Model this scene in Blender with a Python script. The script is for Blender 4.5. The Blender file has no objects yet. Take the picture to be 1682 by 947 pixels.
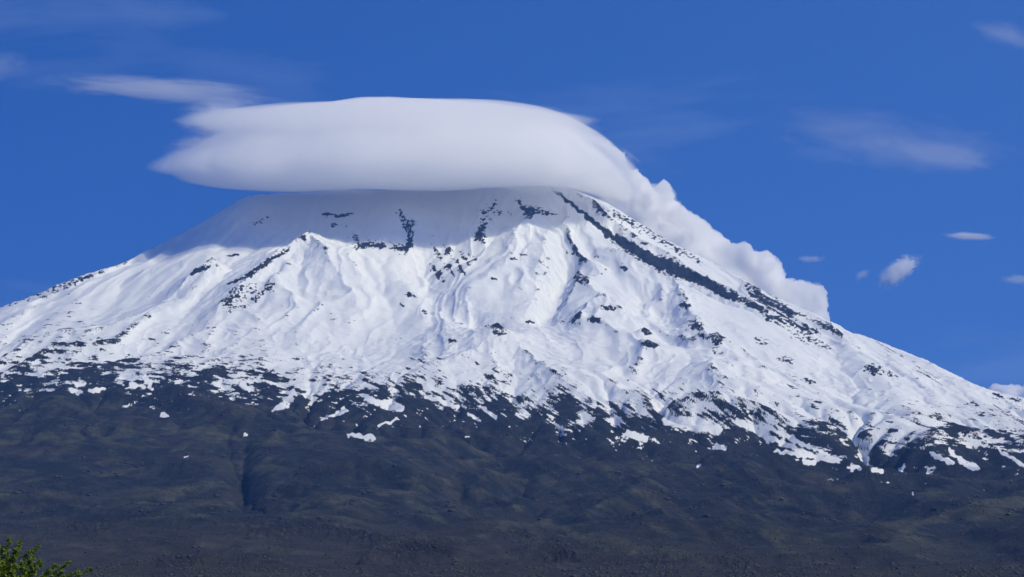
import bpy, math, random
import numpy as np
from mathutils import Vector

C = bpy.context.scene.collection
sc = bpy.context.scene
random.seed(4)

# ------------------------------------------------------------------ camera
EYE = 4.0
FPX = 2600.0
PITCH = math.radians(10.5)
cp, sp = math.cos(PITCH), math.sin(PITCH)
cam_d = bpy.data.cameras.new('camera')
cam = bpy.data.objects.new('camera', cam_d)
C.objects.link(cam)
cam.location = (0, 0, EYE)
cam.rotation_euler = (math.radians(90) + PITCH, 0, 0)
cam_d.sensor_width = 36
cam_d.lens = 36 * FPX / 1682
cam_d.clip_start = 0.5
cam_d.clip_end = 200000
sc.camera = cam

# ------------------------------------------------------------------ sky, sun, exposure
SUN_EL, SUN_AZ = math.radians(40), math.radians(-31)      # azimuth from +X towards -Y (towards the camera)
sun_dir = Vector((math.cos(SUN_EL) * math.cos(SUN_AZ), math.cos(SUN_EL) * math.sin(SUN_AZ), math.sin(SUN_EL)))
sd = bpy.data.lights.new('sun', 'SUN')
sd.energy = 4.2
sd.angle = math.radians(0.5)
sd.color = (1.0, 0.92, 0.64)
so = bpy.data.objects.new('sun', sd)
C.objects.link(so)
so.rotation_euler = sun_dir.to_track_quat('Z', 'Y').to_euler()

w = bpy.data.worlds.new('World')
sc.world = w
w.use_nodes = True
nt = w.node_tree
nt.nodes.clear()
N = nt.nodes.new
L = nt.links.new
out = N('ShaderNodeOutputWorld')
bg = N('ShaderNodeBackground')
sky = N('ShaderNodeTexSky')
sky.sky_type = 'NISHITA'
sky.sun_disc = False
sky.sun_elevation = SUN_EL
sky.sun_rotation = math.atan2(sun_dir.x, sun_dir.y)
sky.altitude = 2500
sky.air_density = 1.0
sky.dust_density = 0.1
sky.ozone_density = 4.0
tint = N('ShaderNodeMix'); tint.data_type = 'RGBA'; tint.blend_type = 'MULTIPLY'
tint.inputs[0].default_value = 1.0
L(sky.outputs[0], tint.inputs[6]); tint.inputs[7].default_value = (0.47, 0.74, 1.22, 1)
deep = N('ShaderNodeMix'); deep.data_type = 'RGBA'
deep.inputs[0].default_value = 0.72
L(tint.outputs[2], deep.inputs[6])
# deep clear blue, a little paler towards the sun's side
tc = N('ShaderNodeTexCoord'); sx = N('ShaderNodeSeparateXYZ'); L(tc.outputs['Generated'], sx.inputs[0])
mr = N('ShaderNodeMapRange'); L(sx.outputs[0], mr.inputs[0])
mr.inputs[1].default_value = -0.3; mr.inputs[2].default_value = 0.3
side = N('ShaderNodeMix'); side.data_type = 'RGBA'; L(mr.outputs[0], side.inputs[0])
side.inputs[6].default_value = (0.20, 1.22, 5.3, 1); side.inputs[7].default_value = (0.50, 1.85, 6.6, 1)
# faint high cirrus veil
mp = N('ShaderNodeMapping'); L(tc.outputs['Generated'], mp.inputs[0]); mp.inputs['Scale'].default_value = (2.2, 2.2, 11)
mp.inputs['Rotation'].default_value = (0, math.radians(9), 0)
cn = N('ShaderNodeTexNoise'); L(mp.outputs[0], cn.inputs['Vector']); cn.inputs['Scale'].default_value = 1.6
cn.inputs['Detail'].default_value = 7; cn.inputs['Roughness'].default_value = 0.55; cn.inputs['Distortion'].default_value = 0.4
cr = N('ShaderNodeMapRange'); L(cn.outputs['Fac'], cr.inputs[0]); cr.inputs[1].default_value = 0.55; cr.inputs[2].default_value = 0.85
cr.inputs[4].default_value = 0.28; cr.clamp = True
veil = N('ShaderNodeMix'); veil.data_type = 'RGBA'; L(cr.outputs[0], veil.inputs[0])
L(side.outputs[2], deep.inputs[7]); L(deep.outputs[2], veil.inputs[6]); veil.inputs[7].default_value = (4.5, 6.0, 9.0, 1)
L(veil.outputs[2], bg.inputs['Color'])
bg.inputs['Strength'].default_value = 0.10
L(bg.outputs[0], out.inputs['Surface'])

sc.view_settings.view_transform = 'Standard'
sc.view_settings.look = 'None'
sc.view_settings.exposure = -0.3
sc.view_settings.gamma = 1
sc.view_settings.use_curve_mapping = False
sc.cycles.use_denoising = True
sc.cycles.max_bounces = 80
sc.cycles.volume_bounces = 60
sc.cycles.diffuse_bounces = 2
sc.cycles.glossy_bounces = 1
sc.cycles.use_light_tree = False

# ------------------------------------------------------------------ helpers
def at(px, py, Y):
    a = (px - 841) / FPX
    b = (473.5 - py) / FPX
    t = Y / (cp - b * sp)
    return a * t, Y, EYE + t * (sp + b * cp)

def project(x, y, z):
    z = z - EYE
    dpt = y * cp + z * sp
    return 841 + FPX * x / dpt, 473.5 - FPX * (-y * sp + z * cp) / dpt

def smooth(e0, e1, v):
    t = np.clip((v - e0) / (e1 - e0), 0, 1)
    return t * t * (3 - 2 * t)

_rng = np.random.RandomState(11)
_perm = _rng.permutation(4096).astype(np.int32)
_ga = _rng.rand(4096) * 2 * np.pi
_gx, _gy = np.cos(_ga).astype(np.float32), np.sin(_ga).astype(np.float32)

def perlin(x, y, seed=0):
    x = np.asarray(x, np.float32) + np.float32(seed * 17.31)
    y = np.asarray(y, np.float32) + np.float32(seed * 9.77)
    xi = np.floor(x).astype(np.int32)
    yi = np.floor(y).astype(np.int32)
    xf = x - xi
    yf = y - yi
    u = xf * xf * xf * (xf * (xf * 6 - 15) + 10)
    v = yf * yf * yf * (yf * (yf * 6 - 15) + 10)
    def g(ix, iy, dx, dy):
        h = _perm[(_perm[ix & 4095] + iy) & 4095]
        return _gx[h] * dx + _gy[h] * dy
    n00 = g(xi, yi, xf, yf)
    n10 = g(xi + 1, yi, xf - 1, yf)
    n01 = g(xi, yi + 1, xf, yf - 1)
    n11 = g(xi + 1, yi + 1, xf - 1, yf - 1)
    a = n00 + u * (n10 - n00)
    b = n01 + u * (n11 - n01)
    return (a + v * (b - a)) * 1.5

def fbm(x, y, octv=4, seed=0, gain=0.5, lac=2.03):
    s = 0; a = 1.0; n = 0
    for i in range(octv):
        s = s + a * perlin(x, y, seed + i * 3)
        n += a; a *= gain
        x = x * lac; y = y * lac
    return s / n

def ridged(x, y, octv=4, seed=0, gain=0.5, lac=2.03):
    s = 0; a = 1.0; n = 0; wgt = 1.0
    for i in range(octv):
        r = 1 - np.abs(perlin(x, y, seed + i * 3)) * 1.6
        r = np.clip(r, 0, 1) ** 2
        s = s + a * r * wgt
        wgt = np.clip(r * 1.6, 0, 1)
        n += a; a *= gain
        x = x * lac; y = y * lac
    return s / n

EROSION_STEPS = 170
# ------------------------------------------------------------------ mountain height field
Y0 = 14000.0
sky_px = np.array([(-2600, 880), (-1500, 850), (-900, 780), (-400, 655), (0, 505), (45, 490), (110, 462), (200, 430), (260, 403), (330, 368),
                   (400, 323), (430, 319), (510, 317), (560, 312), (620, 313), (690, 308), (790, 310), (850, 301),
                   (900, 301), (950, 314), (1000, 335), (1060, 372), (1130, 412), (1200, 448), (1260, 482), (1320, 508),
                   (1362, 528), (1440, 560), (1520, 592), (1600, 632), (1628, 642), (1682, 655), (1760, 690), (1900, 745),
                   (2100, 800), (2500, 850), (3600, 885)], float)
_pts = np.array([at(px, py, Y0) for px, py in sky_px])
RX, RZ = _pts[:, 0], _pts[:, 2]

Pr = np.array([0, 150, 300, 600, 1000, 1500, 2500, 3500, 4500, 5500, 6500, 7300, 8000, 9000, 9700, 10900, 13500, 60000], float)
Pz = np.array([3540, 3490, 3410, 3230, 2960, 2640, 2080, 1570, 1120, 760, 480, 310, 215, 118, 52, 0, 0, 0], float)
_rr = np.linspace(0, 16000, 4000)
def _mono(xk, yk, x):
    # smooth interpolation of the profile: linear, then box blurred
    y = np.interp(x, xk, yk)
    k = 61
    yp = np.pad(y, (k // 2, k // 2), mode='edge')
    return np.convolve(yp, np.ones(k) / k, 'valid')
_pp = _mono(Pr, Pz, _rr)
_pp = np.minimum.accumulate(_pp)
def P(r):
    return np.interp(r, _rr, _pp)
def Pinv(z):
    return np.interp(-z, -_pp[::1], _rr)

_xs = np.linspace(-16000, 16000, 6401)
_ridge = np.interp(_xs, RX, RZ)
_k = 17
_ridge = np.convolve(np.pad(_ridge, (_k // 2, _k // 2), mode='edge'), np.ones(_k) / _k, 'valid')
_corr = np.zeros_like(_xs)

def base_height(x, y):
    rz = np.interp(x, _xs, _ridge + _corr)
    d = Pinv(np.minimum(rz, _pp[0] - 1e-3))
    dy = np.where(y > Y0, (y - Y0) * 2.0, Y0 - y)
    return P(np.sqrt(d * d + dy * dy)) + np.maximum(rz - _pp[0], 0) * np.exp(-(dy / 500) ** 2)

# correct the ridge so that the skyline seen from the plain keeps its profile
_yy = np.linspace(10500, 14000, 120)
for _it in range(3):
    aa = np.interp(_xs, _xs, _xs) / Y0
    best = np.full(_xs.shape, -9.0)
    for yv in _yy:
        h = base_height(aa * yv, np.full_like(aa, yv))
        best = np.maximum(best, (h - EYE) / yv)
    want = (_ridge - EYE) / Y0
    _corr += (want - best) * Y0

def columns():
    inner = np.linspace(-0.345, 0.345, 1500)
    o = []
    v = 0.345; s = inner[1] - inner[0]
    while v < 0.95:
        s = min(s * 1.12, 0.012)
        v += s
        o.append(v)
    o = np.array(o)
    return np.concatenate([-o[::-1], inner, o])

def rows():
    yv = np.linspace(2400, Y0, 6000)
    prof = [base_height(np.array([x]) * yv / Y0, yv) for x in (-3800.0, -1500.0, 300.0, 2200.0)]
    dens = 0
    for h in prof:
        e = np.arctan2(h - EYE, yv)
        dens = dens + np.maximum(np.gradient(e), 0)
    dens = dens / dens.sum()
    dens = dens + 0.25 / 6000 + 0.5 * (yv > 5500) / 6000
    cum = np.cumsum(dens); cum /= cum[-1]
    r = np.interp(np.linspace(cum[0], 1, 840), cum, yv)
    back = Y0 + np.array([15, 35, 60, 90, 130, 180, 240, 320, 420, 550, 700, 900, 1150, 1450, 1800, 2200, 2600, 3000, 3400, 3800, 4100.])
    return np.concatenate([r, back])

A = columns(); R = rows()
nA, nR = len(A), len(R)
Yg, Ag = np.meshgrid(R, A, indexing='ij')
Xg = Ag * Yg
H0 = base_height(Xg, Yg)
PX0, PY0 = project(Xg, Yg, H0)

front = Yg <= Y0
def px_to_ground(px, py):
    # nearest point of the front face under a sight line (coarse search on the base surface)
    sub = (slice(0, 840, 3), slice(0, nA, 3))
    d = (PX0[sub] - px) ** 2 + ((PY0[sub] - py) * 1.0) ** 2
    i = np.unravel_index(np.argmin(d), d.shape)
    return Xg[sub][i], Yg[sub][i]

def seg_dist(X, Y, poly, vals):
    """distance to a polyline and the interpolated values along it; vals is a list of arrays"""
    best = np.full(X.shape, 1e9, np.float32)
    outv = [np.zeros(X.shape, np.float32) for _ in vals]
    side = np.zeros(X.shape, np.float32)
    for i in range(len(poly) - 1):
        x0, y0 = poly[i]; x1, y1 = poly[i + 1]
        dx, dy = x1 - x0, y1 - y0
        l2 = dx * dx + dy * dy + 1e-9
        t = np.clip(((X - x0) * dx + (Y - y0) * dy) / l2, 0, 1)
        qx, qy = x0 + t * dx, y0 + t * dy
        d = np.hypot(X - qx, Y - qy)
        m = d < best
        best = np.where(m, d, best)
        side = np.where(m, (X - x0) * dy - (Y - y0) * dx, side)
        for k, v in enumerate(vals):
            outv[k] = np.where(m, v[i] + t * (v[i + 1] - v[i]), outv[k])
    return best, side, outv

# polar coordinates about the summit: gullies and ribs run down the slope
TH = np.arctan2(Xg - 0, Y0 + 1200 - Yg)
RR = np.hypot(Xg, Y0 + 1200 - Yg)
TH = np.arctan2(Xg, Y0 + 3500 - Yg)
warp = fbm(Xg / 800, Yg / 1300, 4, 40) * 0.09
hi = smooth(300, 1500, H0)              # 0 on the plain, 1 on the cone
top = smooth(2700, 3400, H0)
# seen angle of the skyline must not be lifted much: damp large relief near the crest
crest = np.where(front, smooth(0, 900, Y0 - Yg), 0.0)
flankfade = 0.35 + 0.65 * crest

Hh = np.zeros_like(H0)
rib = ridged((TH + warp) * 10, RR / 5200 + 3, 3, 1, gain=0.38)
Hh += (rib - 0.35) * 85 * hi * crest * (1 - 0.4 * top)
rib2 = ridged((TH + warp * 0.8) * 26, RR / 2400, 2, 5, gain=0.4)
Hh += (rib2 - 0.3) * 14 * hi * crest * (1 - 0.7 * top) * smooth(-0.05, 0.35, fbm(Xg / 1100, Yg / 1500, 2, 43))
Hh += fbm(Xg / 750, Yg / 1000, 3, 9, gain=0.32) * 95 * (0.25 + 0.75 * hi) * crest * smooth(3500, 6500, Yg)
Hh += (ridged(Xg / 330, Yg / 460, 3, 13) - 0.4) * 7 * smooth(0.1, -0.2, fbm(Xg / 900, Yg / 1200, 2, 15) - top * 0.3 + 0.05)  * (0.15 + 0.85 * hi) * flankfade * smooth(3500, 6500, Yg)
Hh += fbm(Xg / 70, Yg / 110, 2, 21) * 1.0 * (0.3 + 0.7 * hi) * smooth(3500, 6500, Yg)
Hh += (ridged(Xg / 620 + 9, Yg / 190, 3, 29, gain=0.45) - 0.4) * 13 * smooth(950, 1250, H0) * (1 - smooth(1900, 2500, H0))
# terraced lava flows in the middle belt
fl = fbm(Xg / 520, Yg / 420, 4, 27)
belt = smooth(550, 900, H0) * (1 - smooth(1500, 2000, H0))
Hh += (np.abs((fl * 4) % 1 - 0.5) * 2) ** 2 * 9 * belt
# foothills
foot = 1 - smooth(600, 1300, H0)
Hh += (fbm(Xg / 800, Yg / 700, 5, 31) * 110 + (ridged(Xg / 620, Yg / 640, 5, 33, gain=0.45) - 0.4) * 105) * foot * smooth(3600, 7000, Yg)
Hh += (ridged(Xg / 160, Yg / 200, 4, 35) - 0.4) * 9 * (1 - smooth(900, 1300, H0)) * (1 - smooth(350, 900, H0) * 0.6)

# ---- placed ribs, spurs, cones, gullies: (pixel x, y) on the front face, height m, half width m
FEAT = [
    # spur with the small peak in the upper left, running down left
    ('ridge', [(505, 412, 150, 260), (470, 430, 135, 260), (430, 462, 110, 260), (385, 500, 75, 240), (340, 540, 30, 220)]),
    ('cone', [(503, 414, 70, 150)]),
    ('ridge', [(505, 412, 130, 260), (560, 470, 60, 300), (600, 520, 25, 280)]),
    ('ridge', [(345, 452, 90, 150), (315, 470, 70, 150), (270, 500, 25, 160)]),
    # big cone in the middle
    ('cone', [(822, 572, 120, 330)]),
    ('ridge', [(822, 568, 80, 150), (780, 592, 55, 170), (730, 612, 20, 160)]),
    ('ridge', [(822, 568, 80, 150), (880, 600, 60, 160), (930, 640, 35, 160), (980, 660, 15, 150)]),
    # rib between the summit bowls
    ('ridge', [(655, 345, 25, 120), (672, 375, 25, 130), (678, 405, 28, 130), (690, 440, 30, 130), (740, 480, 20, 150)]),
    ('ridge', [(790, 350, 40, 100), (782, 395, 45, 120)]),
    ('gully', [(690, 400, 25, 150), (690, 440, 45, 170), (740, 500, 60, 190), (800, 545, 45, 190)]),
    ('ridge', [(880, 350, 55, 130), (850, 400, 55, 150), (830, 450, 40, 150)]),
    ('ridge', [(900, 400, 50, 150), (880, 460, 60, 170), (866, 510, 30, 150)]),
    ('gully', [(930, 440, 40, 130), (900, 520, 45, 150)]),
    ('ridge', [(955, 440, 45, 120), (945, 470, 70, 150), (920, 510, 40, 170), (915, 530, 20, 160)]),
    ('cone', [(955, 468, 40, 130)]),
    # the curving rib on the right side
    ('ridge', [(1000, 425, 45, 110), (1060, 450, 60, 120), (1110, 475, 75, 130), (1126, 510, 75, 140), (1150, 545, 60, 150), (1195, 585, 30, 150)]),
    ('gully', [(1060, 480, 40, 160), (1080, 520, 45, 170), (1110, 555, 30, 160)]),
    ('cone', [(1060, 560, 50, 90)]),
    ('cone', [(1070, 582, 50, 110)]),
    ('ridge', [(1000, 505, 60, 120), (965, 520, 50, 120), (950, 535, 25, 110)]),
    ('ridge', [(1000, 505, 60, 120), (1040, 540, 20, 120)]),
    # shoulder that shades the long dark couloir
    ('ridge', [(930, 312, 30, 70), (985, 355, 45, 80), (1040, 395, 60, 90), (1100, 425, 70, 100), (1170, 465, 60, 100), (1240, 505, 35, 100), (1330, 545, 20, 100)]),
    ('gully', [(925, 322, 20, 60), (980, 368, 30, 70), (1030, 408, 45, 85), (1090, 445, 55, 95), (1150, 472, 40, 90), (1220, 508, 20, 80)]),
    # dark lava tongues at the snow line, right
    ('ridge', [(1120, 670, 40, 150), (1190, 672, 60, 170), (1260, 690, 60, 170), (1330, 720, 45, 170), (1400, 760, 20, 150)]),
    ('ridge', [(1600, 735, 45, 200), (1540, 735, 60, 220), (1480, 752, 35, 200)]),
    ('gully', [(1400, 690, 35, 150), (1455, 752, 55, 150), (1500, 790, 40, 150)]),
    # foothill ravine on the left
    ('gully', [(370, 715, 25, 50), (378, 745, 45, 70), (392, 790, 60, 80), (420, 830, 45, 80), (480, 850, 30, 90)]),
    ('cone', [(455, 735, 45, 260)]),
    ('ridge', [(0, 715, 25, 160), (180, 712, 30, 160), (400, 712, 30, 150)]),
    ('ridge', [(180, 655, 40, 220), (300, 675, 40, 220), (410, 705, 15, 200)]),
    ('ridge', [(560, 800, 40, 150), (620, 795, 50, 170), (700, 815, 25, 150)]),
    # rough lava hummocks close to the lower edge
    ('cone', [(700, 905, 38, 170)]), ('cone', [(850, 880, 26, 90)]), ('ridge', [(370, 880, 15, 90), (480, 866, 34, 110), (560, 868, 20, 110), (640, 885, 8, 90)]),
    ('cone', [(905, 900, 26, 120)]),
    # green knoll at the right edge
    ('ridge', [(1560, 880, 15, 260), (1640, 845, 60, 300), (1720, 825, 90, 330), (1800, 820, 90, 330)]),
    ('ridge', [(1440, 800, 30, 200), (1530, 800, 35, 180), (1580, 815, 10, 150)]),
    ('gully', [(1480, 850, 25, 120), (1600, 895, 30, 120), (1700, 930, 30, 120)]),
    # step at the right skyline
    ('ridge', [(1625, 652, 25, 130), (1690, 668, 25, 130)]),
]
POS = np.zeros_like(H0); NEG = np.zeros_like(H0)
for kind, pts in FEAT:
    g = [px_to_ground(p[0], p[1]) for p in pts]
    hv = [p[2] for p in pts]; wv = [p[3] for p in pts]
    xm = np.array([q[0] for q in g]); ym = np.array([q[1] for q in g])
    pad = max(wv) * 3
    i0, i1 = np.searchsorted(R, [ym.min() - pad, ym.max() + pad])
    a0 = (xm.min() - pad) / Y0 * (1.0 if xm.min() - pad > 0 else Y0 / max(ym.min() - pad, 2500))
    a1 = (xm.max() + pad) / Y0 * (1.0 if xm.max() + pad < 0 else Y0 / max(ym.min() - pad, 2500))
    j0, j1 = np.searchsorted(A, [a0, a1])
    sl = (slice(i0, i1), slice(j0, j1))
    wx = Xg[sl] + fbm(Xg[sl] / 120, Yg[sl] / 160, 3, 51) * 45
    wy = Yg[sl] + fbm(Xg[sl] / 120, Yg[sl] / 160, 3, 57) * 60
    if kind == 'cone':
        d = np.hypot(wx - g[0][0], wy - g[0][1]); hh = hv[0]; ww = wv[0]
    else:
        d, _s, (hh, ww) = seg_dist(wx, wy, g, [hv, wv])
    t = np.clip(d / ww, 0, 3)
    prof = (0.6 * np.exp(-t * 1.9) + 0.4 * np.exp(-(t * 0.9) ** 2)) * (1 - smooth(2.0, 3.0, t)) if kind != 'gully' else np.exp(-(t * 1.2) ** 2)
    T_ = NEG if kind == 'gully' else POS
    T_[sl] = np.maximum(T_[sl], hh * prof)
Hh += POS * 1.45 - NEG * 2.0

H = H0 + Hh * smooth(2900, 3800, Yg)

# ---- water and ice at work: stream-power erosion on a regular grid, added back to the mesh
CELL = 16.0
ex = np.arange(-6000, 6000, CELL, dtype=np.float32); ey = np.arange(4200, 14400, CELL, dtype=np.float32)
def bil(G, gx0, gy0, x, y):
    u_ = np.clip((x - gx0) / CELL, 0, G.shape[1] - 1.001); v_ = np.clip((y - gy0) / CELL, 0, G.shape[0] - 1.001)
    i = u_.astype(np.int32); j = v_.astype(np.int32); fu = u_ - i; fv = v_ - j
    return (G[j, i] * (1 - fu) + G[j, i + 1] * fu) * (1 - fv) + (G[j + 1, i] * (1 - fu) + G[j + 1, i + 1] * fu) * fv
def sample_mesh(F, x, y):
    a = x / y
    j = np.interp(a, A, np.arange(nA)); i = np.interp(y, R, np.arange(nR))
    j0 = np.minimum(j.astype(np.int32), nA - 2); i0 = np.minimum(i.astype(np.int32), nR - 2)
    fj = j - j0; fi = i - i0
    return (F[i0, j0] * (1 - fj) + F[i0, j0 + 1] * fj) * (1 - fi) + (F[i0 + 1, j0] * (1 - fj) + F[i0 + 1, j0 + 1] * fj) * fi
EX, EY = np.meshgrid(ex, ey)
h0 = sample_mesh(H, EX, EY).astype(np.float32)
h = h0 + (perlin(EX / 45, EY / 45, 301) * 5 + perlin(EX / 20, EY / 20, 305) * 2.5).astype(np.float32)
Aq = np.ones_like(h)
NB = [(0, 1, 1.0), (0, -1, 1.0), (1, 0, 1.0), (-1, 0, 1.0), (1, 1, 1.414), (1, -1, 1.414), (-1, 1, 1.414), (-1, -1, 1.414)]
def shift(a_, dj, di):
    return np.roll(np.roll(a_, dj, 0), di, 1)
for it in range(EROSION_STEPS):
    sl_ = []
    tot = np.full_like(h, 1e-6); mx_ = np.zeros_like(h)
    for dj, di, dd in NB:
        sv = np.maximum((h - shift(h, -dj, -di)) / np.float32(CELL * dd), 0)
        mx_ = np.maximum(mx_, sv)
        sv = sv * sv; sv = sv * sv
        sl_.append(sv); tot += sv
    An = np.ones_like(h)
    for (dj, di, dd), sv in zip(NB, sl_):
        An += shift(Aq * sv / tot, dj, di)
    Aq = np.minimum(An, 6000)
    dh = np.minimum(0.09 * np.sqrt(Aq) * mx_, mx_ * CELL * 0.35)
    h = h - dh
    lap = (shift(h, 0, 1) + shift(h, 0, -1) + shift(h, 1, 0) + shift(h, -1, 0)) * 0.25 - h
    h = h + lap * 0.06
E = h - h0
def blur(a_, n):
    k = np.ones(n, np.float32) / n
    for ax in (0, 1):
        p_ = np.pad(a_, [(n // 2, n // 2) if q == ax else (0, 0) for q in (0, 1)], mode='edge')
        c_ = np.cumsum(p_, axis=ax, dtype=np.float64)
        c_ = np.concatenate([np.zeros_like(np.take(c_, [0], ax)), c_], ax)
        a_ = ((np.take(c_, range(n, c_.shape[ax]), ax) - np.take(c_, range(0, c_.shape[ax] - n), ax)) / n).astype(np.float32)
    return a_
E = E - blur(blur(E, 51), 51)
# snow fills the hollows above the snow line
hs = h0 + E
fill = np.maximum(blur(hs, 9) - hs, 0)
hi_c = smooth(1250, 1700, h0)
E = E + fill * 0.55 * hi_c
# keep the borders still
bw = smooth(0, 40, np.minimum(np.arange(len(ex)), np.arange(len(ex))[::-1]))[None, :] * smooth(0, 20, np.minimum(np.arange(len(ey)), np.arange(len(ey))[::-1]))[:, None]
E = np.clip(E, -90, 90) * bw * (1 - 0.88 * smooth(880, 1300, h0) + 0.14 * smooth(1900, 2500, h0) - 0.08 * smooth(2400, 3200, h0)) * (1 - 0.2 * smooth(1300, 1900, h0))
hs = h0 + E
CONV = blur(hs, 3) - blur(hs, 9)                       # >0 on crests and edges, <0 in hollows
gxs, gys = np.gradient(hs, CELL)
STEEP = np.hypot(gxs, gys)
inside = (np.abs(Xg) < 5900) & (Yg > 4250) & (Yg < 14300)
Ef = np.where(inside, bil(E, ex[0], ey[0], Xg, Yg), 0)
conv = np.where(inside, bil(CONV, ex[0], ey[0], Xg, Yg), 0)
steep = np.where(inside, bil(STEEP, ex[0], ey[0], Xg, Yg), 0.5)
H = H + Ef * (0.25 + 0.75 * crest)

# ---- low foothills standing in front of one another: crest line (photo direction) at its own distance, front and back slope
HILLS = [   # crest line as sight directions, how far it stands in front of the slope behind, front slope, back slope, roughness
    ([(395, 742), (440, 714), (520, 703), (620, 712), (700, 735), (760, 762)], 230, 0.30, 0.25, 0.6),
    ([(-300, 735), (0, 722), (120, 715), (250, 720), (405, 708)], 150, 0.30, 0.2, 0.5),
    ([(150, 660), (260, 668), (340, 685), (410, 710)], 170, 0.35, 0.2, 0.5),
    ([(480, 855), (540, 816), (610, 799), (680, 804), (740, 824), (800, 850)], 220, 0.26, 0.3, 0.6),
    ([(1300, 728), (1420, 762), (1500, 783), (1585, 808)], 260, 0.5, 0.3, 0.5),
    ([(1430, 890), (1500, 856), (1560, 838), (1620, 824), (1682, 813), (1760, 804), (1900, 820), (2100, 880)], 420, 0.16, 0.5, 0.25),
    ([(980, 728), (1150, 772), (1300, 826), (1400, 866), (1520, 905)], 170, 0.35, 0.3, 0.5),
    ([(860, 775), (1000, 752), (1060, 772), (1140, 810)], 170, 0.35, 0.3, 0.6),
    ([(1020, 845), (1100, 828), (1180, 835), (1240, 862)], 200, 0.3, 0.3, 1.2),
    ([(-20, 800), (60, 808), (130, 826), (200, 848)], 170, 0.3, 0.3, 1.0),
    ([(380, 880), (440, 858), (490, 848), (550, 860), (620, 872), (720, 900)], 300, 0.2, 0.5, 1.3),
    ([(-100, 860), (0, 857), (60, 860), (180, 856), (300, 868), (420, 880)], 230, 0.16, 0.4, 1.0),
    ([(560, 925), (620, 893), (680, 872), (760, 882), (850, 868), (930, 876), (1000, 884), (1100, 897), (1200, 912), (1300, 935)], 280, 0.16, 0.4, 1.3),
    ([(870, 925), (905, 900), (940, 902), (990, 930)], 180, 0.35, 0.4, 1.6),
    ([(60, 950), (200, 922), (330, 905), (430, 912), (560, 930), (700, 918)], 230, 0.12, 0.3, 1.2)]
CREST = np.zeros_like(H)
for k_, (cl, off, sf, sb, rg) in enumerate(HILLS):
    ca_, cy_, cz_ = [], [], []
    for px_, py_ in cl:
        gx_, gyy = px_to_ground(min(max(px_, -100), 1780), py_)
        yv = gyy - off
        X_, Y_, Z_ = at(px_, py_, yv)
        ca_.append(X_ / Y_); cy_.append(Y_); cz_.append(Z_)
    # smooth the distances so the crest does not zigzag
    cy_ = np.array(cy_); cy_ = np.convolve(np.pad(cy_, 1, mode='edge'), [0.25, 0.5, 0.25], 'valid')
    cz_ = np.array([at(px_, py_, yv)[2] for (px_, py_), yv in zip(cl, cy_)])
    wig = fbm(Ag * 16, Ag * 0 + k_ * 3.3, 3, 340 + k_)
    Yc = np.interp(Ag, ca_, cy_)
    zc = np.interp(Ag, ca_, cz_, left=-900, right=-900)
    e_ = np.minimum(Ag - ca_[0], ca_[-1] - Ag) / 0.02
    zc = zc - 60 * np.clip(1 - e_, 0, 1) ** 2
    rough_c = (fbm(Ag * 55, Yg / 110 + k_, 4, 320 + k_ * 5) * 8 + fbm(Ag * 200, Yg / 34, 4, 323 + k_ * 5, gain=0.65) * 7) * rg
    yy = Yg - Yc - wig * 90
    zh = zc - np.where(yy > 0, yy * sb, -yy * sf) - 6 * np.exp(-np.abs(yy) / 40) + rough_c
    dd = zh - H
    H = H + np.where(dd > 10, dd, np.where(dd > -10, (dd + 10) ** 2 / 40, 0))
    tone = 0.9 if k_ == 5 else (0.55 if k_ in (0, 1, 2, 3, 12) else 0.3)
    CREST = np.maximum(CREST, (np.exp(-np.abs(yy + 40) / 90) + tone * smooth(-420, -60, yy) * (yy < 40) * 0.5) * tone * 1.5 * (dd > -6) * smooth(0, 1, e_))
# the ravine left of centre
gp = [px_to_ground(*q) for q in [(352, 712), (374, 722), (380, 745), (392, 775), (405, 800), (425, 822), (470, 838), (540, 856)]]
wx_ = Xg + fbm(Xg / 90, Yg / 120, 3, 371) * 30; wy_ = Yg + fbm(Xg / 90, Yg / 120, 3, 374) * 40
d_, s__, (hh_, ww_) = seg_dist(wx_, wy_, gp, [[10, 35, 50, 65, 70, 50, 30, 8], [30, 35, 40, 55, 60, 50, 45, 40]])
H = H - hh_ * 0.75 * np.exp(-d_ / ww_ * 1.2)
H = np.maximum(H, -2)
# keep the crest profile: scale back anything that rises above the skyline curve
el = (H - EYE) / Yg
want = np.interp(Ag * Y0, _xs, _ridge)
crag = fbm(Ag * 90, Yg / 400, 4, 61) * 16 + fbm(Ag * 420, Yg / 100, 3, 66) * 11 + 2
lim = (want - EYE + crag) / Y0
over = el - lim
H = np.where(over > -0.002, H - np.maximum(over, 0) * Yg, H)
PX, PY = project(Xg, Yg, H)

# ------------------------------------------------------------------ surface fields: bare ground and vegetation
def stroke(poly, seed=0, wob=3.0):
    """field over the surface: 1 on a polyline of (px, py, half width), falling to 0 at the half width"""
    px = [(p[0], p[1]) for p in poly]
    wv = [p[2] for p in poly]
    m = max(wv) * 2.5 + 12
    q = np.flatnonzero((PX > min(p[0] for p in px) - m) & (PX < max(p[0] for p in px) + m) &
                       (PY > min(p[1] for p in px) - m) & (PY < max(p[1] for p in px) + m))
    o = np.full(PX.size, -2.0, np.float32)
    fx, fy = PX.ravel()[q], PY.ravel()[q]
    x = fx + perlin(fx / 9, fy / 9, 70 + seed) * wob
    y = fy + perlin(fx / 9, fy / 9, 80 + seed) * wob
    d, _s, (ww,) = seg_dist(x, y, px, [wv])
    o[q] = np.maximum(1 - d / np.maximum(ww, 0.5), -2)
    return o.reshape(PX.shape)

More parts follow.
